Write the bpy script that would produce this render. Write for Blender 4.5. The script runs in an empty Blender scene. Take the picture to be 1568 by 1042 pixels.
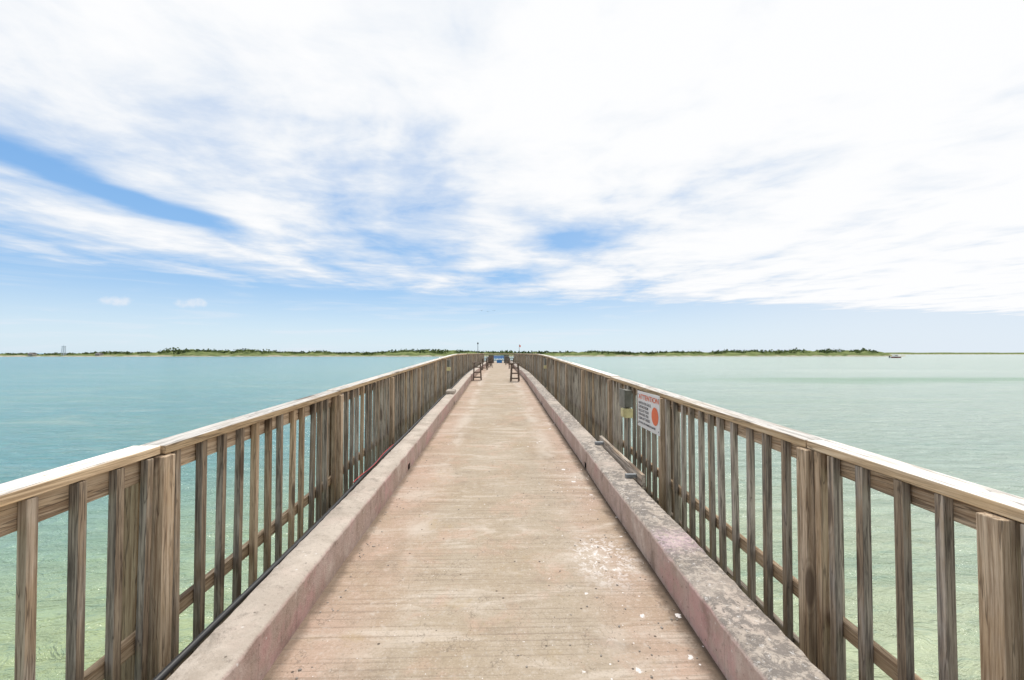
import bpy, bmesh, math, random
from mathutils import Vector, Matrix
import numpy as np
random.seed(7); rng=np.random.default_rng(7)
scene=bpy.context.scene
scene.view_settings.view_transform='Standard'
try: scene.view_settings.look='None'
except Exception: pass
scene.view_settings.exposure=0

# ------------------------------------------------------------------ node helpers
class NT:
    def __init__(s,nt): s.nt=nt; s.n=nt.nodes; s.l=nt.links
    def new(s,t,**k):
        n=s.n.new(t)
        for a,b in k.items(): setattr(n,a,b)
        return n
    def put(s,sock,v):
        if isinstance(v,bpy.types.NodeSocket): s.l.new(v,sock)
        else:
            try: sock.default_value=v
            except Exception:
                sock.default_value=(v,v,v) if not hasattr(v,'__len__') else tuple(v)[:3]
    def m(s,op,a,b=0.0,c=0.0,clamp=False):
        n=s.new('ShaderNodeMath',operation=op); n.use_clamp=clamp
        s.put(n.inputs[0],a); s.put(n.inputs[1],b); s.put(n.inputs[2],c); return n.outputs[0]
    def ss(s,x,a,b,lo=0.0,hi=1.0):
        n=s.new('ShaderNodeMapRange'); n.interpolation_type='SMOOTHSTEP'
        s.put(n.inputs[0],x); s.put(n.inputs[1],a); s.put(n.inputs[2],b); s.put(n.inputs[3],lo); s.put(n.inputs[4],hi)
        return n.outputs[0]
    def mix(s,f,a,b,mode='MIX'):
        n=s.new('ShaderNodeMix'); n.data_type='RGBA'; n.blend_type=mode
        s.put(n.inputs[0],f)
        for k,v in ((6,a),(7,b)):
            if isinstance(v,bpy.types.NodeSocket): s.l.new(v,n.inputs[k])
            else: n.inputs[k].default_value=(v[0],v[1],v[2],1)
        return n.outputs[2]
    def noise(s,vec,scale=1,detail=4,rough=.55,dist=0.0):
        n=s.new('ShaderNodeTexNoise'); s.l.new(vec,n.inputs['Vector'])
        n.inputs['Scale'].default_value=scale; n.inputs['Detail'].default_value=detail
        n.inputs['Roughness'].default_value=rough; n.inputs['Distortion'].default_value=dist
        return n.outputs[0]
    def voro(s,vec,scale=1,feat='F1',rnd=1.0,out=0):
        n=s.new('ShaderNodeTexVoronoi'); n.feature=feat; s.l.new(vec,n.inputs['Vector'])
        n.inputs['Scale'].default_value=scale
        n.inputs['Randomness'].default_value=rnd
        return n.outputs[out]
    def comb(s,x,y,z):
        n=s.new('ShaderNodeCombineXYZ'); s.put(n.inputs[0],x); s.put(n.inputs[1],y); s.put(n.inputs[2],z); return n.outputs[0]
    def sep(s,v):
        n=s.new('ShaderNodeSeparateXYZ'); s.l.new(v,n.inputs[0]); return n.outputs
    def bump(s,h,strength=.3,dist=.01,normal=None):
        n=s.new('ShaderNodeBump'); s.put(n.inputs['Strength'],strength); n.inputs['Distance'].default_value=dist
        s.l.new(h,n.inputs['Height'])
        if normal is not None: s.l.new(normal,n.inputs['Normal'])
        return n.outputs[0]

def mat(name):
    m=bpy.data.materials.new(name); m.use_nodes=True
    T=NT(m.node_tree); b=m.node_tree.nodes['Principled BSDF']
    pos=T.new('ShaderNodeNewGeometry').outputs['Position']
    return m,T,b,pos
def simple(name,col,rough=.6,metal=0,var=.25,scale=8):
    m,T,b,pos=mat(name)
    n=T.noise(pos,scale,4,.6)
    c=T.mix(T.ss(n,.3,.7),[k*(1-var) for k in col],[min(1,k*(1+var*.6)) for k in col])
    T.l.new(c,b.inputs['Base Color']); b.inputs['Roughness'].default_value=rough; b.inputs['Metallic'].default_value=metal
    T.l.new(T.bump(n,.2,.004),b.inputs['Normal'])
    return m

# ------------------------------------------------------------------ materials
def wood(name,axis,cap=False):
    m,T,b,pos=mat(name)
    at=T.new('ShaderNodeAttribute',attribute_name='tint'); r,g,bl=T.sep(at.outputs['Vector'])
    x,y,z=T.sep(pos)
    off=T.m('MULTIPLY',g,37.0)
    if axis=='Z': v=T.comb(T.m('MULTIPLY_ADD',x,62.0,off),T.m('MULTIPLY_ADD',y,62.0,off),T.m('MULTIPLY_ADD',z,2.6,off))
    else:         v=T.comb(T.m('MULTIPLY_ADD',x,55.0,off),T.m('MULTIPLY_ADD',y,1.8,off),T.m('MULTIPLY_ADD',z,55.0,off))
    grain=T.noise(v,1.0,5,.70,.5)
    if axis=='Z': v2=T.comb(T.m('MULTIPLY_ADD',x,9.0,off),T.m('MULTIPLY_ADD',y,9.0,off),T.m('MULTIPLY_ADD',z,2.4,off))
    else:         v2=T.comb(T.m('MULTIPLY_ADD',x,9.0,off),T.m('MULTIPLY_ADD',y,1.2,off),T.m('MULTIPLY_ADD',z,9.0,off))
    blot=T.noise(v2,1.0,4,.65)
    kn=T.voro(v2,.50)
    knot=T.ss(kn,.11,.19,1.0,0.0)
    ring=T.m('SINE',T.m('MULTIPLY',kn,70.0))
    ringm=T.m('MULTIPLY',T.ss(kn,.12,.36,.38,0.0),T.ss(ring,0,1))
    if cap:
        dark,mid,lite=(.32,.215,.125),(.60,.43,.25),(.76,.60,.40)
    else:
        dark,mid,lite=(.125,.095,.070),(.35,.265,.185),(.58,.465,.335)
    c=T.mix(T.ss(grain,.30,.55),dark,mid)
    c=T.mix(T.m('MULTIPLY',T.ss(grain,.46,.70),T.ss(blot,.30,.60)),c,lite)
    gray=T.mix(T.ss(grain,.32,.64),(.105,.095,.086),(.48,.44,.39))
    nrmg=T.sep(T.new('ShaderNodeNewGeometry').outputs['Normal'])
    yshade=T.ss(T.m('ABSOLUTE',nrmg[1]),.5,.9,0,.28)  # shade on the Y-facing sides, painted into the wood colour
    gm=T.m('MULTIPLY',T.ss(T.m('ADD',T.m('ADD',blot,yshade),T.m('MULTIPLY',T.m('SUBTRACT',r,.5),.35)),.42,.68),.25 if cap else .75)
    c=T.mix(gm,c,gray)
    c=T.mix(T.m('MULTIPLY',T.ss(bl,.76,.95),.6),c,T.mix(T.ss(grain,.3,.7),(.34,.21,.11),(.62,.45,.27)))
    if cap:
        nz=nrmg[2]
        top=T.mix(T.ss(grain,.32,.56),(.34,.315,.285),(.80,.77,.73))
        top=T.mix(T.ss(blot,.45,.7,0,.5),top,(.62,.52,.40))
        top=T.mix(T.ss(blot,.42,.28,0,.5),top,(.42,.39,.35))
        w=T.ss(T.m('ADD',nz,T.m('MULTIPLY',T.m('SUBTRACT',blot,.5),.5)),.25,.7)
        c=T.mix(w,c,top)
    c=T.mix(T.m('MULTIPLY',T.m('MAXIMUM',knot,ringm),.75),c,(.085,.056,.038))
    cr=T.ss(T.m('ABSOLUTE',T.m('SUBTRACT',T.noise(v,.45,3,.5,.3),.5)),.0,.016,1.0,0.0)
    c=T.mix(T.m('MULTIPLY',cr,.55),c,(.05,.04,.033))
    if not cap:
        c=T.mix(yshade,c,T.mix(.6,c,(.06,.055,.052)))  # painted shade: faces turned away from the sun get a darker colour
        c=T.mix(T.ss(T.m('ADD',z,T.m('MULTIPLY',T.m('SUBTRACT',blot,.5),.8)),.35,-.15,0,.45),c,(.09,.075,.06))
    hs=T.new('ShaderNodeHueSaturation'); T.l.new(c,hs.inputs['Color']); T.put(hs.inputs['Value'],T.m('MULTIPLY_ADD',r,.60,.74))
    T.l.new(hs.outputs[0],b.inputs['Base Color']); b.inputs['Roughness'].default_value=.85
    b.inputs['Specular IOR Level'].default_value=.25
    h=T.m('SUBTRACT',grain,T.m('MULTIPLY',cr,.6))
    T.l.new(T.bump(h,.75,.006),b.inputs['Normal'])
    return m
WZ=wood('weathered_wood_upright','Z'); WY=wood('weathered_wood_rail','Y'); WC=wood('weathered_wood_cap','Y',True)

def deck_mat():
    m,T,b,pos=mat('deck_concrete'); x,y,z=T.sep(pos)
    big=T.noise(T.comb(T.m('MULTIPLY',x,1.3),T.m('MULTIPLY',y,.8),0.0),1,5,.6,.5)
    band=T.noise(T.comb(T.m('MULTIPLY',x,1.2),T.m('MULTIPLY',y,3.6),3.0),1,6,.65,.8)
    fine=T.noise(T.comb(T.m('MULTIPLY',x,.45),T.m('MULTIPLY',y,50.0),7.0),1,1,.5,.05)
    grit=T.noise(pos,80,3,.75)
    speck=T.noise(pos,20,6,.78)
    ax=T.m('ABSOLUTE',x)
    edge=T.ss(T.m('ADD',ax,T.m('MULTIPLY',T.m('SUBTRACT',big,.5),.9)),.40,1.0)
    c=T.mix(edge,(.420,.350,.268),(.475,.350,.275))
    c=T.mix(T.ss(big,.42,.66,0,.6),c,(.375,.292,.200))
    c=T.mix(T.ss(band,.50,.66,0,.60),c,(.62,.545,.465))
    c=T.mix(T.ss(band,.47,.28,0,.60),c,(.29,.23,.175))
    c=T.mix(T.ss(T.noise(pos,1.7,6,.75,.3),.50,.66,0,.55),c,(.52,.36,.275))
    st=T.noise(pos,.85,7,.72,.6)
    c=T.mix(T.ss(st,.53,.68,0,.5),c,(.28,.22,.155))
    gv=T.ss(T.noise(pos,1.1,3,.6),.34,.62,.2,1)
    c=T.mix(T.m('MULTIPLY',T.ss(fine,.46,.36,0,.42),gv),c,(.20,.155,.115))
    c=T.mix(T.ss(grit,.52,.70,0,.55),c,(.21,.17,.135))
    c=T.mix(T.ss(grit,.46,.30,0,.40),c,(.68,.62,.56))
    c=T.mix(T.ss(speck,.55,.68,0,.45),c,(.64,.59,.53))
    c=T.mix(T.ss(speck,.43,.31,0,.50),c,(.23,.185,.145))
    wear=T.m('MULTIPLY',T.ss(T.m('ABSOLUTE',T.m('SUBTRACT',ax,.72)),.0,.22,1.0,0.0),T.ss(T.noise(T.comb(x,T.m('MULTIPLY',y,.55),1.0),1.6,4,.65),.45,.62))
    c=T.mix(T.m('MULTIPLY',wear,.45),c,(.64,.58,.51))
    och=T.ss(T.noise(pos,2.3,5,.7,.4),.58,.72,0,.40); c=T.mix(och,c,(.38,.28,.14))
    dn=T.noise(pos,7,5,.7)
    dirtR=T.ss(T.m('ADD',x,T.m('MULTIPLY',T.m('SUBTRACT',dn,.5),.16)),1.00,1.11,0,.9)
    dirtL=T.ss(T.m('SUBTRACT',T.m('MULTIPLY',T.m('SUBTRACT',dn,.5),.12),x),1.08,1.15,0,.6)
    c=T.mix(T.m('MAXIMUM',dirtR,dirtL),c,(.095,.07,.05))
    d1=T.voro(T.comb(x,y,0.0),6.0); n1=T.noise(pos,20,3,.7)
    dens=T.m('MULTIPLY',T.ss(x,.0,.7),T.ss(T.noise(T.comb(x,y,4.0),.9,2,.5),.45,.62))
    s1=T.ss(T.m('SUBTRACT',T.m('ADD',d1,T.m('MULTIPLY',T.m('SUBTRACT',n1,.5),.45)),T.m('MULTIPLY',dens,.14)),.0,.035,1.0,0.0)
    d2=T.voro(T.comb(x,y,2.0),15.0); s2=T.ss(T.m('SUBTRACT',d2,T.m('MULTIPLY',dens,.06)),.035,.06,1.0,0.0)
    dx=T.m('SUBTRACT',x,.80); dy=T.m('SUBTRACT',y,3.55)
    rr=T.m('SQRT',T.m('ADD',T.m('MULTIPLY',T.m('POWER',T.m('ABSOLUTE',dx),2.0),6.0),T.m('MULTIPLY',T.m('POWER',T.m('ABSOLUTE',dy),2.0),2.0)))
    s3=T.m('MULTIPLY',T.ss(rr,.1,.85,1,0),T.ss(T.noise(pos,17,6,.8,.6),.49,.58))
    w=T.m('MAXIMUM',T.m('MAXIMUM',s1,s2),s3)
    c=T.mix(T.m('MULTIPLY',w,.85),c,(.82,.79,.77))
    d3=T.voro(T.comb(x,y,5.0),7.0); c=T.mix(T.ss(d3,.045,.07,.85,0),c,(.07,.055,.045))
    d4=T.voro(T.comb(x,y,8.0),19.0); c=T.mix(T.ss(T.m('SUBTRACT',d4,T.m('MULTIPLY',dens,.05)),.04,.08,.7,0),c,(.10,.08,.06))
    ck=T.m('ABSOLUTE',T.m('SUBTRACT',T.noise(T.comb(T.m('MULTIPLY',x,.9),T.m('MULTIPLY',y,.6),9.0),1.1,6,.6),.5))
    c=T.mix(T.ss(ck,.0,.0022,.45,0),c,(.12,.10,.08))
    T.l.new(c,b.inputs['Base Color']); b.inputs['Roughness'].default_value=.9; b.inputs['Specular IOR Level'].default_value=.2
    h=T.m('ADD',T.m('MULTIPLY',fine,.6),T.m('ADD',T.m('MULTIPLY',grit,.5),T.m('MULTIPLY',speck,.5)))
    T.l.new(T.bump(h,.5,.007),b.inputs['Normal'])
    return m
DECK=deck_mat()
def curb_mat(name,side):
    m,T,b,pos=mat(name); x,y,z=T.sep(pos)
    nz=T.sep(T.new('ShaderNodeNewGeometry').outputs['Normal'])[2]
    n=T.noise(pos,3.0,6,.65); s=T.noise(pos,34,5,.7); g=T.noise(pos,110,3,.7)
    top=T.mix(T.ss(n,.35,.65),(.46,.40,.34),(.58,.51,.44))
    face=T.mix(T.ss(n,.38,.62),(.44,.34,.29),(.52,.41,.37))
    st=T.noise(T.comb(T.m('MULTIPLY',x,3.0),T.m('MULTIPLY',y,3.5),T.m('MULTIPLY',z,2.0)),1,6,.72,.4)
    face=T.mix(T.ss(st,.52,.66,0,.7),face,(.63,.55,.49))
    face=T.mix(T.ss(st,.46,.32,0,.75),face,(.22,.17,.14))
    pk=T.ss(T.noise(pos,1.3,5,.7),.50,.66,0,.55); face=T.mix(pk,face,(.57,.32,.32))
    run=T.noise(T.comb(0.0,T.m('MULTIPLY',y,9.0),T.m('MULTIPLY',z,.6)),1,5,.7)
    face=T.mix(T.ss(run,.52,.70,0,.45),face,(.24,.195,.16))
    top=T.mix(T.m('MULTIPLY',pk,.4),top,(.58,.43,.38))
    top=T.mix(T.ss(T.noise(pos,2.2,7,.75,.5),.50,.64,0,.5),top,(.32,.27,.22))
    top=T.mix(T.ss(T.noise(pos,6.5,6,.75,.5),.56,.68,0,.55),top,(.25,.215,.18))
    if side>0:
        mott=T.m('MULTIPLY',T.ss(T.noise(pos,15,7,.8,.5),.43,.54),T.ss(T.noise(T.comb(0.0,T.m('MULTIPLY',y,.8),0.0),1,3,.5),.32,.50))
        top=T.mix(T.m('MULTIPLY',mott,.85),top,(.19,.17,.155))
        top=T.mix(T.ss(T.noise(pos,22,6,.8,.3),.58,.64,0,.8),top,(.74,.71,.68))
        pv=T.ss(T.m('ABSOLUTE',T.m('SUBTRACT',y,3.25)),.0,.28,.6,0); top=T.mix(T.m('MULTIPLY',pv,T.ss(s,.4,.55)),top,(.66,.48,.54))
    c=T.mix(T.ss(nz,.4,.85),face,top)
    c=T.mix(T.ss(s,.54,.70,0,.45),c,(.20,.165,.14))
    c=T.mix(T.ss(g,.55,.72,0,.35),c,(.66,.62,.57))
    d=T.voro(pos,9.0); c=T.mix(T.ss(d,.05,.08,.75,0),c,(.72,.69,.66))
    d=T.voro(pos,13.0); c=T.mix(T.ss(d,.06,.10,.7,0),c,(.12,.10,.08))
    T.l.new(c,b.inputs['Base Color']); b.inputs['Roughness'].default_value=.9; b.inputs['Specular IOR Level'].default_value=.2
    T.l.new(T.bump(T.m('ADD',s,T.m('MULTIPLY',g,.5)),.7,.010),b.inputs['Normal'])
    return m
CURBL=curb_mat('curb_concrete_pink',-1); CURBR=curb_mat('curb_concrete_stained',1)
CONC=simple('structural_concrete',(.40,.35,.30),.9)
METAL=simple('weathered_gray_metal',(.20,.20,.175),.5,.3)
CREAM=simple('cream_plastic',(.62,.56,.30),.5)
BLACK=simple('black_rubber',(.02,.02,.022),.45)
RED=simple('red_plastic',(.45,.03,.03),.45)
WHITE=simple('sign_white',(.74,.74,.74),.4,0,.06,5)
ORANGE=simple('sign_orange',(.80,.15,.05),.45,0,.1)
INK=simple('sign_ink',(.05,.05,.07),.5)
BLUE=simple('blue_paint',(.03,.22,.55),.45)
DARKW=simple('dark_stained_wood',(.15,.11,.085),.8,0,.4,20)
STEEL=simple('galvanised_steel',(.28,.30,.32),.45,.5)
PALE=simple('pale_blue_gray_paint',(.45,.52,.60),.6)
GULL=simple('gull_feather',(.25,.25,.25),.8)
STONE=simple('pebble_shell',(.30,.27,.24),.8)

# ------------------------------------------------------------------ geometry helpers
SL=.0273; YC=20.2
def zd(y):
    a=3.0
    if y<YC-a: return SL*y
    if y>YC+a: return SL*YC
    t=(y-(YC-a))/(2*a)
    return SL*(YC-a)+SL*2*a*(t-t*t/2)
class B:
    def __init__(s,name,mats,smooth=False):
        s.bm=bmesh.new(); s.name=name; s.mats=mats; s.lay=s.bm.loops.layers.float_color.new('tint'); s.smooth=smooth
    def hexa(s,P,mi=0,tint=None):
        if tint is None: tint=(random.random(),random.random(),random.random(),1)
        v=[s.bm.verts.new(p) for p in P]
        for f in ((3,2,1,0),(4,5,6,7),(0,1,5,4),(1,2,6,5),(2,3,7,6),(3,0,4,7)):
            fc=s.bm.faces.new([v[i] for i in f]); fc.material_index=mi
            for lp in fc.loops: lp[s.lay]=tint
    def box(s,x0,x1,y0,y1,h0,h1,mi=0,tint=None,jx=0,jy=0,follow=True):
        f=zd if follow else (lambda y:0)
        c=(y0+y1)/2
        z=lambda y: f(y) if (y1-y0)>.3 else f(c)
        P=[(x0,y0,z(y0)+h0),(x1,y0,z(y0)+h0),(x1,y1,z(y1)+h0),(x0,y1,z(y1)+h0),
           (x0+jx,y0+jy,z(y0)+h1),(x1+jx,y0+jy,z(y0)+h1),(x1+jx,y1+jy,z(y1)+h1),(x0+jx,y1+jy,z(y1)+h1)]
        s.hexa(P,mi,tint)
    def bar(s,p,q,w,t,mi=0):
        p=Vector(p); q=Vector(q); d=(q-p).normalized()
        a=d.cross(Vector((0,1,0)) if abs(d.y)<.9 else Vector((1,0,0))).normalized()*w/2
        b_=d.cross(a).normalized()*t/2
        P=[p-a-b_,p+a-b_,p+a+b_,p-a+b_,q-a-b_,q+a-b_,q+a+b_,q-a+b_]
        s.hexa(P,mi)
    def cyl(s,p,q,r,r2=None,n=10,mi=0):
        r2=r if r2 is None else r2
        p=Vector(p); q=Vector(q); d=(q-p).normalized()
        a=d.cross(Vector((0,1,0)) if abs(d.y)<.9 else Vector((1,0,0))).normalized(); b_=d.cross(a)
        A=[s.bm.verts.new(p+(a*math.cos(k*2*math.pi/n)+b_*math.sin(k*2*math.pi/n))*r) for k in range(n)]
        C=[s.bm.verts.new(q+(a*math.cos(k*2*math.pi/n)+b_*math.sin(k*2*math.pi/n))*r2) for k in range(n)]
        fs=[s.bm.faces.new((A[k],A[(k+1)%n],C[(k+1)%n],C[k])) for k in range(n)]
        fs.append(s.bm.faces.new(A[::-1])); fs.append(s.bm.faces.new(C))
        for f in fs: f.material_index=mi
    def done(s,bevel=0,parent=None,loc=None,rotz=0):
        bmesh.ops.recalc_face_normals(s.bm,faces=s.bm.faces[:])
        me=bpy.data.meshes.new(s.name); s.bm.to_mesh(me); s.bm.free()
        for m in s.mats: me.materials.append(m)
        o=bpy.data.objects.new(s.name,me); scene.collection.objects.link(o)
        if bevel:
            md=o.modifiers.new('bevel','BEVEL'); md.width=bevel; md.segments=2; md.limit_method='ANGLE'
        if parent: o.parent=parent
        if loc: o.location=loc
        o.rotation_euler[2]=rotz
        return o

YS,YE=-5.0,58.0
def sheet(name,xs,ys,zf,m,smooth=False):
    bm=bmesh.new(); g=[[bm.verts.new((x,y,zf(x,y))) for x in xs] for y in ys]
    for j in range(len(ys)-1):
        for i in range(len(xs)-1):
            f=bm.faces.new((g[j][i],g[j][i+1],g[j+1][i+1],g[j+1][i])); f.smooth=smooth
    me=bpy.data.meshes.new(name); bm.to_mesh(me); bm.free(); me.materials.append(m)
    o=bpy.data.objects.new(name,me); scene.collection.objects.link(o); return o
pier=bpy.data.objects.new('concrete_fishing_pier',None); scene.collection.objects.link(pier)
ys=list(np.arange(YS,YE+.01,.5))
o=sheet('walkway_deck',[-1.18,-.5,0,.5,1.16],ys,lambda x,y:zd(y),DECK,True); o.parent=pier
b=B('substructure',[CONC])
for i in range(int((YE-YS)/3)):
    y0=YS+i*3
    b.box(-1.37,1.37,y0,y0+3,-.42,-.02)
for y in np.arange(-4,YE,6.0):
    b.box(-1.6,1.6,y-.3,y+.3,-.95,-.42)
    for x in (-1.15,1.15): b.cyl((x,y,-7),(x,y,zd(y)-.9),.24,n=16)
b.box(-5.2,5.2,58.01,65,-.42,0)
for y in (59.5,63.5):
    for x in (-4.4,0,4.4): b.cyl((x,y,-7),(x,y,zd(y)-.4),.24,n=16)
b.done(.012,pier)

from mathutils import noise as mn
def curb(side,m):
    bm=bmesh.new(); xin,xout=(1.165,1.405) if side<0 else (1.13,1.40)
    ys=np.arange(YS,YE+.01,.06)
    prof=[(xin+.004,-.01),(xin,.085),(xin-.002,.236),(xin+.016,.256),((xin+xout)/2,.262),(xout-.014,.258),(xout,.24),(xout+.005,-.40)]
    rows=[]
    for y in ys:
        w=.004*math.sin(y*.9+side)+.003*math.sin(y*2.3)
        ch=max(0,mn.noise(Vector((y*3.1,side*5,0)))-.25)*.03
        row=[]
        for k,(px,ph) in enumerate(prof):
            jx=random.gauss(0,.0018) if 1<k<7 else 0; jz=random.gauss(0,.0018) if 1<k<7 else 0
            if k in(2,3): jx+=ch*(.3 if k==2 else 1); jz-=ch*(1 if k==2 else .3)
            row.append(bm.verts.new((side*(px+w+jx),y,zd(y)+ph+jz)))
        rows.append(row)
    for j in range(len(ys)-1):
        for k in range(len(prof)-1):
            if k==0 and abs(((ys[j]+.03)-5.97+3)%6-3)<.061: continue
            f=bm.faces.new((rows[j][k],rows[j+1][k],rows[j+1][k+1],rows[j][k+1])); f.smooth=(k in (2,3,4))
    bmesh.ops.recalc_face_normals(bm,faces=bm.faces[:])
    up=sum(f.normal.z for f in bm.faces)
    if up<0: bmesh.ops.reverse_faces(bm,faces=bm.faces[:])
    me=bpy.data.meshes.new('curb'); bm.to_mesh(me); bm.free(); me.materials.append(m)
    o=bpy.data.objects.new('curb_left' if side<0 else 'curb_right',me); scene.collection.objects.link(o); o.parent=pier
curb(-1,CURBL); curb(1,CURBR)

# ------------------------------------------------------------------ railings
def railing(side,posts):
    nm='wooden_railing'
    R0=.028 if side<0 else .012
    b=B(nm,[WZ,WY,WC])
    X=lambda a,c:(min(side*a,side*c),max(side*a,side*c))
    joints=[YS]+[p+.045 for p in posts]
    joints=[j for k,j in enumerate(joints) if k==0 or (k%2==0) or abs(j-posts[1])<.2 or abs(j-2.6)<.15]+[YE]
    for k in range(len(joints)-1):
        a,c=joints[k]+.003,joints[k+1]-.003
        n=max(1,int(round((c-a)/2.4))); t=(random.random(),random.random(),random.random(),1)
        d=random.gauss(0,.006); dz=random.gauss(0,.003)+R0
        cuts=np.linspace(a,c,n+1)
        for q in range(n):
            x0,x1=X(1.862+d,2.012+d); b.box(x0,x1,cuts[q],cuts[q+1]-.001,1.022+dz,1.07+dz,2,t)
            x0,x1=X(1.916,1.956); b.box(x0,x1,cuts[q],cuts[q+1]-.001,.92,1.014+R0,1,(random.uniform(.5,1),t[1],.9,1))
            x0,x1=X(1.916,1.956); b.box(x0,x1,cuts[q],cuts[q+1]-.001,.03,.12,1,(random.uniform(.6,1),t[1],.95,1))
            x0,x1=X(1.916,1.956); b.box(x0,x1,cuts[q],cuts[q+1]-.001,-.36,-.25,1,(random.random(),t[1],random.random(),1))
    for p in posts:
        j=random.gauss(0,.004)
        x0,x1=X(1.825,1.912); b.box(x0,x1,p,p+.09,-.5,1.014+R0,0,(.85,random.random(),.90,1),jx=j)
        x0,x1=X(1.958,2.05); b.box(x0,x1,p,p+.09,-.5,1.010+R0,0,jx=j)
        x0,x1=X(1.42,1.823); b.box(x0,x1,p-.02,p+.11,-.46,-.33,1)
    y=YS+.1
    while y<YE:
        yy=y+random.gauss(0,.012)
        near=[p for p in posts if -.075<yy-p<.11]
        if near:
            yy=near[0]-.062
        w=random.uniform(.042,.050); tk=random.uniform(.040,.048)
        x0,x1=X(1.913-tk,1.913)
        b.box(x0,x1,yy,yy+w,-.38,1.016+R0,0,None,jx=random.gauss(0,.006),jy=random.gauss(0,.010))
        y+=.212
    return b.done(.0045)
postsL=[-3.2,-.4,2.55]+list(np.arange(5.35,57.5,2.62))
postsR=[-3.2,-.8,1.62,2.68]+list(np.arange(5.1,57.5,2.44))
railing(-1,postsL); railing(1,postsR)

b=B('pier_head_railing',[WZ,WY,WC])
for x0,x1,y0,y1 in ((-5.2,5.2,64.86,65.0),(-5.2,-5.06,58.1,64.85),(5.06,5.2,58.1,64.85),(-5.2,-2.05,58.05,58.19),(2.05,5.2,58.05,58.19)):
    b.box(x0,x1,y0,y1,1.03,1.07,2); b.box(x0+.03,x1-.03,y0+.03,y1-.03,.93,1.02,1); b.box(x0+.03,x1-.03,y0+.03,y1-.03,.06,.14,1)
    if x1-x0>y1-y0:
        for x in np.arange(x0+.05,x1-.05,.21): b.box(x,x+.045,y0-.02,y0+.025,0,1.02,0)
    else:
        for y in np.arange(y0+.05,y1-.05,.21): b.box(x0-.02,x0+.025,y,y+.045,0,1.02,0)
b.done()

# ------------------------------------------------------------------ cable and fittings
def tube(name,pts,r,m,n=8,parent=None):
    cu=bpy.data.curves.new(name,'CURVE'); cu.dimensions='3D'; cu.bevel_depth=r; cu.bevel_resolution=3
    sp=cu.splines.new('POLY'); sp.points.add(len(pts)-1)
    for i,p in enumerate(pts): sp.points[i].co=(*p,1)
    o=bpy.data.objects.new(name,cu); scene.collection.objects.link(o); cu.materials.append(m)
    if parent: o.parent=parent
    return o
hose=tube('black_conduit',[(-1.44+.006*math.sin(y*2.1),y,zd(y)+.235+.008*math.sin(y*1.3)) for y in np.arange(YS,30,.25)],.017,BLACK)
tube('red_cord',[(-1.435+.012*math.sin(y*5),y,zd(y)+.265+.004*math.sin(y*7)) for y in np.arange(4.6,6.3,.08)],.0045,RED)
b=B('black_clamp',[BLACK])
b.box(-1.99,-1.96,2.72,2.80,.80,.95); b.box(-1.985,-1.965,2.76,2.88,.76,.81); b.cyl((-1.975,2.76,zd(2.6)+.70),(-1.975,2.76,zd(2.6)+.82),.02); b.done(.004)

sg=bpy.data.objects.new('warning_sign',None); scene.collection.objects.link(sg)
ya,yb=5.93,5.12; zs=zd(5.5)
sg.matrix_world=Matrix(((0,0,-1,1.815),(-1,0,0,ya),(0,1,0,zs+.60),(0,0,0,1)))
def schild(name,bmf,m):
    bm=bmesh.new(); bmf(bm); me=bpy.data.meshes.new(name); bm.to_mesh(me); bm.free(); me.materials.append(m)
    o=bpy.data.objects.new(name,me); scene.collection.objects.link(o); o.parent=sg; return o
def panel(bm):
    bmesh.ops.create_cube(bm,size=1,matrix=Matrix.Translation((.405,.215,-.004))@Matrix.Diagonal((.81,.45,.008,1)))
schild('panel',panel,WHITE)
def disc(bm): bmesh.ops.create_circle(bm,cap_ends=True,segments=40,radius=.105,matrix=Matrix.Translation((.665,.19,.003))@Matrix.Diagonal((1.1,1,1,1)))
schild('orange_disc',disc,ORANGE)
def bolts(bm):
    for x in (.03,.78):
        for y in (.03,.40): bmesh.ops.create_cone(bm,cap_ends=True,segments=12,radius1=.009,radius2=.007,depth=.006,matrix=Matrix.Translation((x,y,.003)))
schild('bolts',bolts,STEEL)
def txt(s,x,y,size,m,sx=1):
    cu=bpy.data.curves.new('lettering','FONT'); cu.body=s; cu.size=size; cu.offset=.0008
    cu.materials.append(m)
    o=bpy.data.objects.new('lettering',cu); scene.collection.objects.link(o); o.parent=sg
    o.location=(x,y,.004); o.scale=(sx,1,1)
txt('ATTENTION',.06,.345,.088,ORANGE,1.5)
for i,s in enumerate(('WATCH FOR GULLS','CASTING FROM','RAIL IS AT YOUR','OWN RISK. FISH','CLEAN AT TABLES')):
    txt(s,.045,.280-.048*i,.046,INK,1.15)
txt('NO DIVING OR SWIMMING FROM PIER',.05,.035,.033,INK,1.1)

def ebox(y,side,big=True):
    b=B('electrical_outlet_box',[METAL,CREAM,BLACK])
    xi=1.868
    def bx(a,c,y0,y1,h0,h1,mi): b.box(min(side*a,side*c),max(side*a,side*c),y0,y1,h0,h1,mi)
    bx(xi-.10,xi,y,y+.26,.74,.98,0); bx(xi-.112,xi-.101,y-.01,y+.27,.73,.99,0)
    bx(xi-.12,xi,y-.03,y+.12,.60,.728,1); bx(xi-.135,xi-.121,y-.02,y+.11,.61,.72,1)
    b.cyl((side*(xi-.04),y+.05,zd(y)-.1),(side*(xi-.04),y+.05,zd(y)+.6),.013,mi=0)
    b.done(.006)
ebox(6.35,1); ebox(16.3,-1); ebox(17.5,1)
b=B('wooden_plank',[WY,STEEL]); b.box(1.425,1.465,4.55,6.45,.20,.335,0,(.9,.3,.1,1)); b.box(1.31,1.424,4.70,4.74,.262,.30,1); b.box(1.31,1.424,6.2,6.24,.262,.30,1); b.done(.004)
b=B('concrete_block',[CONC]); b.box(-1.41,-1.18,12.1,12.6,.263,.35); b.done(.02)

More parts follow.
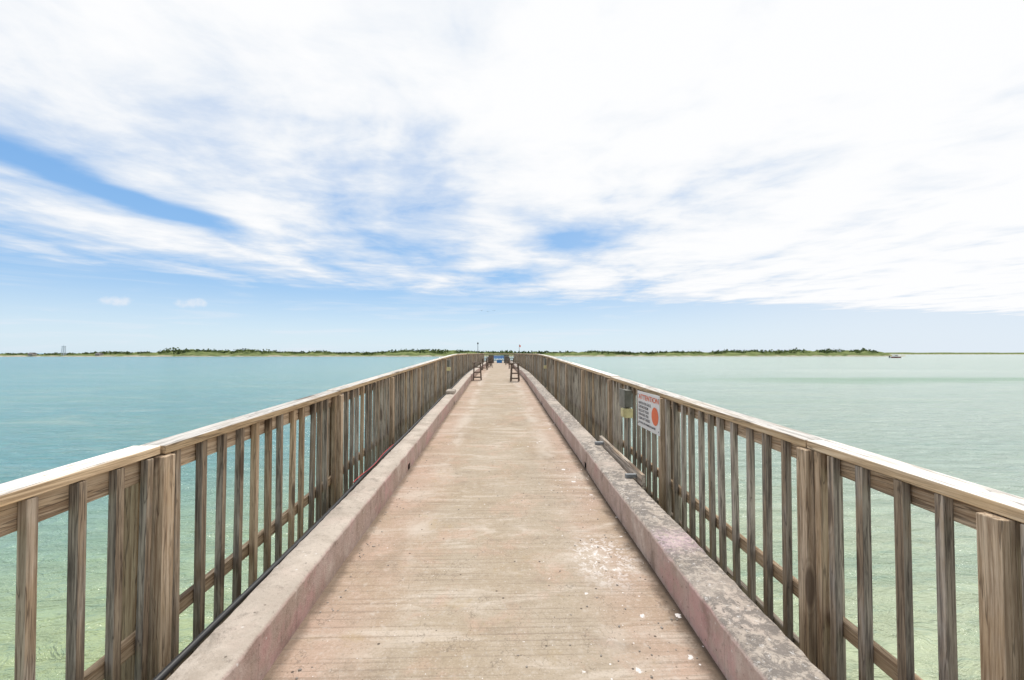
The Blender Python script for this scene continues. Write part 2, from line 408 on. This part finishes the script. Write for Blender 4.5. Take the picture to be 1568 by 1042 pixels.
def stand(x,y,s=1,rot=0,name='wooden_bait_stand'):
    b=B(name,[DARKW,DARKW])
    W,D,H=.32,.34,.76
    for sx in (-1,1):
        for sy in (-1,1):
            b.bar((sx*W/2*1.05,sy*D/2*1.1,0),(sx*W/2*.8,sy*D/2*.8,H-.03),.04,.035)
        for h in (.2,.45): b.bar((sx*W/2*(1.02-.2*h),-D/2,h),(sx*W/2*(1.02-.2*h),D/2,h),.03,.04)
    for sy in (-1,1):
        for h in (.12,.33,.55): b.bar((-W/2,sy*D/2*(1.1-.3*h),h),(W/2,sy*D/2*(1.1-.3*h),h),.04,.03)
    for k in range(4):
        y0=-D/2-.03+k*.105; b.hexa([(-W/2-.05,y0,H-.03),(W/2+.05,y0,H-.03),(W/2+.05,y0+.098,H-.03),(-W/2-.05,y0+.098,H-.03),(-W/2-.05,y0,H),(W/2+.05,y0,H),(W/2+.05,y0+.098,H),(-W/2-.05,y0+.098,H)])
    o=b.done(.003,None,(x,y,zd(y)),rot); o.scale=(s,s,s)
stand(-.93,19.6,1,.1); stand(.66,18.9,1,-.15)
stand(-.95,30.5,1,.2); stand(.90,33.0,1,-.1); stand(-.85,40,1.05,.3); stand(.8,43,1,.2); stand(-.75,35,1,.5)

b=B('blue_bench',[BLUE,STEEL])
for k in range(3): b.box(-.75,.75,53.0+k*.15,53.13+k*.15,.44,.48,0)
for k in range(3): b.box(-.75,.75,53.47+k*.02,53.50+k*.02,.52+k*.11,.61+k*.11,0)
for x in (-.6,.6):
    b.box(x-.03,x+.03,53.02,53.08,0,.435,1); b.box(x-.03,x+.03,53.38,53.44,0,.435,1); b.bar((x,53.40,zd(50)+.43),(x,53.60,zd(50)+.84),.06,.04,1)
b.done(.005)
b=B('ice_cooler',[BLUE,WHITE]); b.box(-.25,.35,51.6,52.0,.0,.34,0); b.box(-.27,.37,51.58,52.02,.342,.42,1); b.box(-.05,.15,51.55,51.578,.36,.40,0); b.done(.02)
for (x,y,c) in ((-1.5,50.5,DARKW),(1.45,51.5,METAL)):
    b=B('trash_barrel',[c,BLACK]); x*=.58; z=zd(y); b.cyl((x,y,z),(x,y,z+.85),.27,.29,20,0); b.cyl((x,y,z+.85),(x,y,z+.90),.31,.29,20,1)
    for h in (.28,.57): b.cyl((x,y,z+h),(x,y,z+h+.03),.30,.30,20,1)
    b.done()
b=B('lamp_post',[STEEL,BLACK]); z=zd(60); b.cyl((-2.8,60.5,z),(-2.8,60.5,z+2.35),.05,.035); b.cyl((-2.8,60.5,z),(-2.8,60.5,z+.25),.12,.10)
b.cyl((-2.8,60.5,z+2.3),(-2.8,60.5,z+2.42),.07,.11,12,1); b.cyl((-2.8,60.5,z+2.42),(-2.8,60.5,z+2.56),.11,.03,12,1); b.done()
b=B('flag_pole',[STEEL,ORANGE]); b.cyl((2.7,60.5,z),(2.7,60.5,z+2.3),.03,.022)
b.hexa([(2.72,60.49,z+1.95),(2.88,60.44,z+1.9),(2.88,60.46,z+1.9),(2.72,60.51,z+1.95),(2.72,60.49,z+2.22),(2.88,60.44,z+2.17),(2.88,60.46,z+2.17),(2.72,60.51,z+2.22)],1); b.done()

bm=bmesh.new()
for i in range(220):
    y=1.9+abs(random.gauss(0,3.2)); x=random.uniform(-1.1,1.1) if random.random()<.3 else min(1.11,random.gauss(.85,.25))
    if random.random()<.25: x=-random.uniform(.95,1.12)
    r=random.uniform(.0025,.008)
    M=Matrix.Translation((x,y,zd(y)+r*.4))@Matrix.Rotation(random.uniform(0,6),4,'Z')@Matrix.Diagonal((random.uniform(.7,1.6),1,.6,1))
    bmesh.ops.create_icosphere(bm,subdivisions=1,radius=r,matrix=M)
me=bpy.data.meshes.new('pebbles'); bm.to_mesh(me); bm.free(); me.materials.append(STONE)
o=bpy.data.objects.new('scattered_pebbles',me); scene.collection.objects.link(o)

# ------------------------------------------------------------------ water
WZL=-2.6
def water():
    m,T,b,pos=mat('sea_water'); x,y,z=T.sep(pos)
    dist=T.m('SQRT',T.m('ADD',T.m('MULTIPLY',x,x),T.m('MULTIPLY',y,y)))
    near=T.ss(dist,3,26,1,0)
    big=T.noise(T.comb(T.m('MULTIPLY',x,.018),T.m('MULTIPLY',y,.07),0.0),1,5,.6,.6)
    mid=T.noise(T.comb(T.m('MULTIPLY',x,.12),T.m('MULTIPLY',y,.35),6.0),1,5,.65,.8)
    sml=T.noise(T.comb(T.m('MULTIPLY',x,.9),T.m('MULTIPLY',y,2.0),8.0),1,5,.65,.8)
    rip=T.noise(T.comb(T.m('MULTIPLY',x,1.6),T.m('MULTIPLY',y,5.5),3.0),1,5,.7,.9)
    right=T.ss(T.m('DIVIDE',x,T.m('ADD',T.m('ABSOLUTE',y),2.0)),-.7,.6)
    far=T.mix(right,(.095,.290,.315),(.345,.440,.370))
    c=T.mix(near,far,T.mix(right,(.42,.475,.215),(.48,.53,.32)))
    c=T.mix(T.ss(big,.45,.66,0,.45),c,T.mix(right,(.17,.34,.29),(.25,.37,.28)))
    c=T.mix(T.ss(big,.45,.25,0,.35),c,(.44,.52,.45))
    c=T.mix(T.ss(mid,.5,.70,0,.30),c,(.48,.55,.44))
    c=T.mix(T.ss(mid,.48,.30,0,.30),c,(.14,.29,.24))
    c=T.mix(T.ss(sml,.48,.32,0,.28),c,(.20,.31,.19))
    c=T.mix(T.ss(rip,.50,.66,0,.30),c,(.13,.27,.24))
    farL=T.m('MULTIPLY',T.ss(dist,60,260),T.ss(right,.5,.0))
    c=T.mix(T.m('MULTIPLY',farL,.45),c,(.05,.22,.26))
    sb=T.m('MULTIPLY',T.ss(T.m('ABSOLUTE',T.m('SUBTRACT',T.m('ADD',y,T.m('MULTIPLY',big,22.0)),82.0)),2,11,1,0),T.ss(x,18,60))
    c=T.mix(T.m('MULTIPLY',sb,.85),c,(.12,.28,.14))
    foam=T.m('MULTIPLY',T.m('MULTIPLY',T.ss(T.m('ABSOLUTE',T.m('SUBTRACT',T.m('ADD',y,T.m('MULTIPLY',big,30.0)),120.0)),3,14,1,0),T.ss(x,30,90)),T.ss(sml,.52,.62))
    c=T.mix(T.m('MULTIPLY',foam,.6),c,(.75,.8,.77))
    b.inputs['Roughness'].default_value=.17; b.inputs['IOR'].default_value=1.333
    T.l.new(c,b.inputs['Base Color'])
    w1=T.noise(T.comb(T.m('MULTIPLY',x,.9),T.m('MULTIPLY',y,1.7),0.0),1.0,5,.68,.7)
    w2=T.noise(T.comb(T.m('MULTIPLY',x,4.5),T.m('MULTIPLY',y,8.0),5.0),1.0,3,.55,.4)
    w0=T.noise(T.comb(T.m('MULTIPLY',x,.16),T.m('MULTIPLY',y,.30),2.0),1.0,4,.6,.4)
    h=T.m('ADD',T.m('MULTIPLY',w0,1.2),T.m('ADD',T.m('MULTIPLY',w1,.60),T.m('MULTIPLY',w2,.09)))
    T.l.new(T.bump(h,.75,.9),b.inputs['Normal'])
    return m
WAT=water()
xs=[-9000,-3000,-1000,-300,-80,0,80,300,1000,3000,9000]; yy=[-400,-50,0,50,200,500,1000,2500,9000]
sheet('sea_water',xs,yy,lambda x,y:WZL,WAT)

# ------------------------------------------------------------------ far shore
prof=[(-2.2,2.5),(-1.06,3.0),(-.97,2.3),(-.925,3.0),(-.83,4.6),(-.75,4.6),(-.71,7.8),(-.64,7.5),(-.59,6.4),(-.545,8.0),(-.505,5.8),(-.43,4.6),(-.385,6.0),(-.36,4.0),(-.28,4.2),(-.22,6.2),(-.195,7.6),(-.12,7.2),(-.03,5.4),(.12,4.8),(.19,5.8),(.33,4.2),(.40,5.6),(.47,5.0),(.55,6.8),(.63,6.2),(.70,7.6),(.77,6.8),(.82,7.4),(.85,6.4),(.868,3.2),(.885,.1),(.93,-1)]
px=[p[0] for p in prof]; ph=[p[1]*1.25+.9 for p in prof]; ph[-1]=-1; ph[-2]=.1
SY=560.
def land_mat():
    m,T,b,pos=mat('dune_ground'); x,y,z=T.sep(pos)
    n=T.noise(pos,.06,5,.65); h=T.m('ADD',z,T.m('MULTIPLY',T.m('SUBTRACT',n,.5),6.0))
    sand=T.mix(T.ss(T.noise(pos,.3,4,.6),.4,.6),(.34,.30,.23),(.48,.43,.34))
    grass=T.mix(T.ss(T.noise(pos,.10,5,.7),.35,.65),(.095,.130,.050),(.21,.245,.105))
    c=T.mix(T.ss(h,-2.3,-1.0),sand,grass)
    T.l.new(c,b.inputs['Base Color']); b.inputs['Roughness'].default_value=1; b.inputs['Specular IOR Level'].default_value=0
    return m
LM=land_mat()
def H(t): return float(np.interp(t,px,ph))
txs=np.arange(-2.1,.92,.005)
bm=bmesh.new(); rows=[]
for k,(dy,f) in enumerate(((0,-.12),(5,.08),(12,.30),(24,.58),(48,.70),(90,.76),(140,.5),(200,-.1))):
    rows.append([bm.verts.new((t*SY*(1+dy/SY),SY+dy+14*mn.noise(Vector((t*12,0,0))),WZL+f*max(0.3,H(t))*(.95+.4*mn.noise(Vector((t*60,k*.7,0)))))) for t in txs])
for k in range(len(rows)-1):
    for i in range(len(txs)-1):
        bm.faces.new((rows[k][i],rows[k][i+1],rows[k+1][i+1],rows[k+1][i])).smooth=True
me=bpy.data.meshes.new('shore_dunes'); bm.to_mesh(me); bm.free(); me.materials.append(LM)
o=bpy.data.objects.new('shore_dunes',me); scene.collection.objects.link(o)
sheet('distant_shore',list(np.arange(700,2600,20)),[1290,1300,1330,1400],lambda x,y:WZL+(-.5 if y<1295 else (5.2+1.6*mn.noise(Vector((x*.02,y*.01,0)))) if y>1310 else 1.0),LM,True)
def veg_mat():
    m,T,b,pos=mat('coastal_shrub_foliage')
    n=T.noise(pos,.22,4,.7); n2=T.noise(pos,.03,3,.6)
    c=T.mix(T.ss(n,.35,.65),(.040,.065,.028),(.115,.150,.060)); c=T.mix(T.ss(n2,.45,.62,0,.8),c,(.155,.195,.080))
    T.l.new(c,b.inputs['Base Color']); b.inputs['Roughness'].default_value=1; b.inputs['Specular IOR Level'].default_value=0
    return m
V=[];F=[]
def leaf(c,s):
    a=Vector(rng.normal(size=3)).normalized(); q=a.cross(Vector(rng.normal(size=3))).normalized(); r=a.cross(q)
    i=len(V)
    for u,v in ((-1,-.6),(1,-.7),(.8,.7),(-.7,.8)):
        V.append(tuple(Vector(c)+q*u*s+r*v*s))
    F.append((i,i+1,i+2,i+3))
for i in range(2500):
    t=rng.uniform(-1.5,.865); dy=rng.uniform(20,80); h=H(t)
    dens=mn.noise(Vector((t*25,0,3)))
    if dens<-.25 : continue
    cx,cy=t*(SY+dy),SY+dy
    base=WZL+.30*h; R=rng.uniform(2.0,6.0); top=WZL+h*rng.uniform(.72,1.04+max(0,dens)*.45)
    for k in range(16):
        a=rng.uniform(0,2*math.pi); rr=R*math.sqrt(rng.uniform())
        zz=base+(top-base)*rng.uniform(.1,1)*(1-(rr/R)**2*.6)
        leaf((cx+rr*math.cos(a)*1.4,cy+rr*math.sin(a),zz),rng.uniform(.6,1.2))
me=bpy.data.meshes.new('shrubs'); me.from_pydata(V,[],F); me.materials.append(veg_mat())
o=bpy.data.objects.new('coastal_shrubs',me); scene.collection.objects.link(o)

b=B('lattice_tower',[PALE]); cx,cy=-.93*575,575; z=WZL+1
for sx in (-1,1):
    for sy in (-1,1): b.bar((cx+sx*1.5,cy+sy*1.5,z),(cx+sx*1.1,cy+sy*1.1,z+11.5),.28,.28)
for k in range(5):
    h0=z+k*2.3; h1=h0+2.3; w0=1.5-.08*k; w1=w0-.08
    for sy in (-1,1):
        b.bar((cx-w0,cy+sy*w0,h0),(cx+w1,cy+sy*w1,h1),.14,.14); b.bar((cx+w0,cy+sy*w0,h0),(cx-w1,cy+sy*w1,h1),.14,.14); b.bar((cx-w1,cy+sy*w1,h1),(cx+w1,cy+sy*w1,h1),.18,.18)
b.box(cx-1.5,cx+1.5,cy-1.5,cy+1.5,z+11.5,z+11.8,0,follow=False); b.cyl((cx,cy,z+11.8),(cx,cy,z+13.5),.15); b.done()
ROOF=simple('gray_roof',(.16,.15,.15),.8); WALL=simple('beach_house_wall',(.40,.38,.34),.8)
for t,w,h in ((-1.0,5,2.2),(-.86,5,2.0)):
    b=B('beach_house',[WALL,ROOF,INK]); cx=t*566; cy=566; z=WZL+1.2
    b.box(cx-w/2,cx+w/2,cy,cy+6,z,z+h,0,follow=False)
    b.hexa([(cx-w/2-.4,cy-.4,z+h),(cx+w/2+.4,cy-.4,z+h),(cx+w/2+.4,cy+6.4,z+h),(cx-w/2-.4,cy+6.4,z+h),(cx-w/2-.4,cy+2.9,z+h+1.5),(cx+w/2+.4,cy+2.9,z+h+1.5),(cx+w/2+.4,cy+3.1,z+h+1.5),(cx-w/2-.4,cy+3.1,z+h+1.5)],1)
    for q in (-.3,0,.3): b.box(cx+q*w-.5,cx+q*w+.5,cy-.05,cy-.01,z+h-1.8,z+h-.7,2,follow=False)
    b.done()

def boat(x,y,L,rot):
    b=B('motor_boat',[WHITE,simple('boat_hull_red',(.20,.025,.035),.4),INK])
    bm=b.bm; st=[(-.5,.30,1.0),(-.3,.34,1.0),(0,.34,1.05),(.25,.26,1.2),(.42,.12,1.4),(.5,.01,1.55)]
    R=[]
    for s,w,h in st:
        W=w*L*.42
        R.append([bm.verts.new((s*L,q*W*k,zz)) for q,k,zz in ((-1,1,h),(-1,.95,.85),(-1,.6,-.2),(1,.6,-.2),(1,.95,.85),(1,1,h))])
    for i in range(len(R)-1):
        for k in range(5):
            f=bm.faces.new((R[i][k],R[i+1][k],R[i+1][k+1],R[i][k+1])); f.material_index=0 if k in(0,4) else 1
        f=bm.faces.new((R[i][0],R[i][5],R[i+1][5],R[i+1][0]))
    bm.faces.new(R[0])
    b.hexa([(-.18*L,-1.1,1.0),(.2*L,-1.0,1.1),(.2*L,1.0,1.1),(-.18*L,1.1,1.0),(-.16*L,-1,2.1),(.10*L,-.9,2.1),(.10*L,.9,2.1),(-.16*L,1,2.1)],0)
    b.hexa([(-.13*L,-1.13,1.5),(.13*L,-1.05,1.5),(.13*L,1.05,1.5),(-.13*L,1.13,1.5),(-.13*L,-1.08,1.9),(.10*L,-1.0,1.9),(.10*L,1.0,1.9),(-.13*L,1.08,1.9)],2)
    for sx in (-.2,.06):
        for sy in (-.9,.9): b.bar((sx*L,sy,2.05),(sx*L,sy,3.0),.08,.08,0)
    b.hexa([(-.25*L,-1.1,3.0),(.1*L,-1.1,3.0),(.1*L,1.1,3.0),(-.25*L,1.1,3.0),(-.25*L,-1.1,3.1),(.1*L,-1.1,3.1),(.1*L,1.1,3.1),(-.25*L,1.1,3.1)],0)
    b.box(-.54*L,-.5*L,-.3,.3,.2,1.5,2,follow=False)
    o=b.done(0,None,(x,y,WZL+.1),rot); o.scale=(1,1,1.15)
boat(348,390,12,.15)
def gull(x,y,z,s,r):
    b=B('seagull',[GULL]); b.cyl((-.22,0,0),(.05,0,0),.03,.07,8); b.cyl((.05,0,0),(.25,0,.03),.07,.02,8)
    for sd in (-1,1):
        b.hexa([(-.07,0,.02),(.08,0,.02),(.06,sd*.35,.16),(-.05,sd*.35,.16),(-.07,0,.035),(.08,0,.035),(.06,sd*.35,.175),(-.05,sd*.35,.175)])
        b.hexa([(-.05,sd*.35,.16),(.06,sd*.35,.16),(-.05,sd*.7,.06),(-.08,sd*.7,.06),(-.05,sd*.35,.175),(.06,sd*.35,.175),(-.05,sd*.7,.07),(-.08,sd*.7,.07)])
    o=b.done(0,None,(x,y,z),r); o.scale=(s,s,s)
gull(-5.0,130,13.8,1,1.2); gull(-3.2,131,13.6,1,1.9); gull(-1.6,150,15.6,1,1.5)

# ------------------------------------------------------------------ sky + sun
SE,SA=math.radians(60),math.radians(8)
w=bpy.data.worlds.new('World'); scene.world=w; w.use_nodes=True
T=NT(w.node_tree); bg=w.node_tree.nodes['Background']; bg.inputs['Strength'].default_value=.10
sky=T.new('ShaderNodeTexSky'); sky.sky_type='NISHITA'; sky.sun_disc=False; sky.sun_elevation=SE; sky.sun_rotation=SA
sky.air_density=1.0; sky.dust_density=.3; sky.ozone_density=2.5
gen=T.new('ShaderNodeTexCoord').outputs['Generated']
x,y,z=T.sep(gen)
zc=T.m('MAXIMUM',z,.015); u=T.m('DIVIDE',x,zc); v=T.m('DIVIDE',y,zc)
a=T.m('MINIMUM',T.m('MAXIMUM',T.m('DIVIDE',x,T.m('MAXIMUM',T.m('ABSOLUTE',y),.05)),-1.3),1.3)
wob=T.noise(T.comb(T.m('MULTIPLY',u,.5),T.m('MULTIPLY',v,.5),1.0),1,3,.5)
uw=T.m('ADD',u,T.m('MULTIPLY',T.m('SUBTRACT',wob,.5),1.0))
streak=T.noise(T.comb(T.m('MULTIPLY',uw,1.1),T.m('MULTIPLY',v,.36),0.0),1,5,.50,.4)
wisp=T.noise(T.comb(T.m('MULTIPLY',uw,2.4),T.m('MULTIPLY',v,2.4),4.0),1,6,.60,.2)
puff=T.noise(T.comb(T.m('MULTIPLY',u,1.1),T.m('MULTIPLY',v,1.1),9.0),1,6,.55,.15)
def gauss(u0,v0,ru,rv,amp):
    du=T.m('DIVIDE',T.m('SUBTRACT',uw,u0),ru); dv=T.m('DIVIDE',T.m('SUBTRACT',v,v0),rv)
    r2=T.m('ADD',T.m('MULTIPLY',du,du),T.m('MULTIPLY',dv,dv))
    return T.m('MULTIPLY',T.m('EXPONENT',T.m('MULTIPLY',r2,-1.0)),amp)
holes=None
for g in ((-2.35,2.9,.20,1.3,.75),(-1.9,4.7,.35,1.0,.42),(-.85,4.5,.50,1.3,.45),(.10,6.0,.6,.9,.65),(.60,3.9,.40,.6,.65),(-.95,2.2,.35,.8,.34),(-2.0,2.3,.25,1.0,.10),(2.1,7.0,.6,1.2,.40),(-.3,3.1,.35,.8,.34),(1.5,5.2,.25,1.2,.25)):
    q=gauss(*g); holes=q if holes is None else T.m('ADD',holes,q)
vt=T.m('MULTIPLY_ADD',a,2.8,7.5)
fade=T.ss(T.m('SUBTRACT',v,vt),-1.8,2.4)
base=T.m('ADD',.80,T.m('MULTIPLY',a,.24))
D=T.m('ADD',base,T.m('MULTIPLY',T.m('SUBTRACT',streak,.5),1.55))
D=T.m('ADD',D,T.m('MULTIPLY',T.m('SUBTRACT',wisp,.5),.90))
D=T.m('ADD',D,T.m('MULTIPLY',T.m('SUBTRACT',puff,.5),1.0))
D=T.m('SUBTRACT',D,holes); D=T.m('SUBTRACT',D,T.m('MULTIPLY',fade,1.15))
D=T.m('ADD',D,T.ss(z,.28,.58,0,.26))
mask=T.ss(D,-.15,.80)
def puffc(az,el,ra,re):
    da=T.m('DIVIDE',T.m('SUBTRACT',T.m('DIVIDE',x,T.m('MAXIMUM',y,.05)),az),ra); de=T.m('DIVIDE',T.m('SUBTRACT',T.m('DIVIDE',z,T.m('MAXIMUM',y,.05)),el),re)
    r=T.m('ADD',T.m('MULTIPLY',da,da),T.m('MULTIPLY',de,de))
    nn=T.noise(gen,50,4,.65)
    return T.ss(T.m('ADD',r,T.m('MULTIPLY',T.m('SUBTRACT',nn,.5),3.4)),-.3,1.5,.85,0)
pf=T.m('MULTIPLY',T.m('MAXIMUM',puffc(-.82,.112,.034,.011),puffc(-.665,.108,.034,.011)),T.ss(y,.0,.1))
mask=T.m('MAXIMUM',mask,pf)
lowst=T.m('MULTIPLY',T.ss(T.noise(T.comb(T.m('MULTIPLY',x,4.0),T.m('MULTIPLY',y,4.0),T.m('MULTIPLY',z,50.0)),1,5,.6,.6),.46,.72,0,.50),T.ss(z,.25,.05))
mask=T.m('MAXIMUM',mask,lowst)
rightmilk=T.m('MULTIPLY',T.ss(a,-.1,1.0),.68)
mask=T.m('MAXIMUM',mask,rightmilk)
shade=T.ss(T.m('ADD',D,T.m('MULTIPLY',T.m('SUBTRACT',wisp,.5),.4)),.40,1.10)
ccol=T.mix(shade,(7.9,8.5,9.3),(9.9,9.95,10.05))
grad=T.mix(T.ss(z,.02,.17),(6.6,8.2,9.5),(3.0,5.5,8.9))
grad=T.mix(T.ss(z,.12,.45),grad,(1.6,4.0,8.2))
blue=T.mix(.85,T.mix(1.0,sky.outputs[0],(1.2,1.2,1.2),'MULTIPLY'),grad)
col=T.mix(mask,blue,ccol)
T.l.new(col,bg.inputs['Color'])
ld=bpy.data.lights.new('sun','SUN'); ld.energy=2.7; ld.angle=math.radians(6); ld.color=(1,.95,.88)
lo=bpy.data.objects.new('sun',ld); scene.collection.objects.link(lo)
d=Vector((math.sin(SA)*math.cos(SE),math.cos(SA)*math.cos(SE),math.sin(SE)))
lo.rotation_euler=d.to_track_quat('Z','Y').to_euler(); lo.location=(5,20,30)

# ------------------------------------------------------------------ camera
cd=bpy.data.cameras.new('camera'); cd.lens=16.0; cd.sensor_width=36; cd.clip_end=20000; cd.clip_start=.05
co=bpy.data.objects.new('camera',cd); scene.collection.objects.link(co)
co.location=(0,0,1.68)
co.rotation_euler=(math.radians(90+1.64),0,math.radians(-1.64))
scene.camera=co
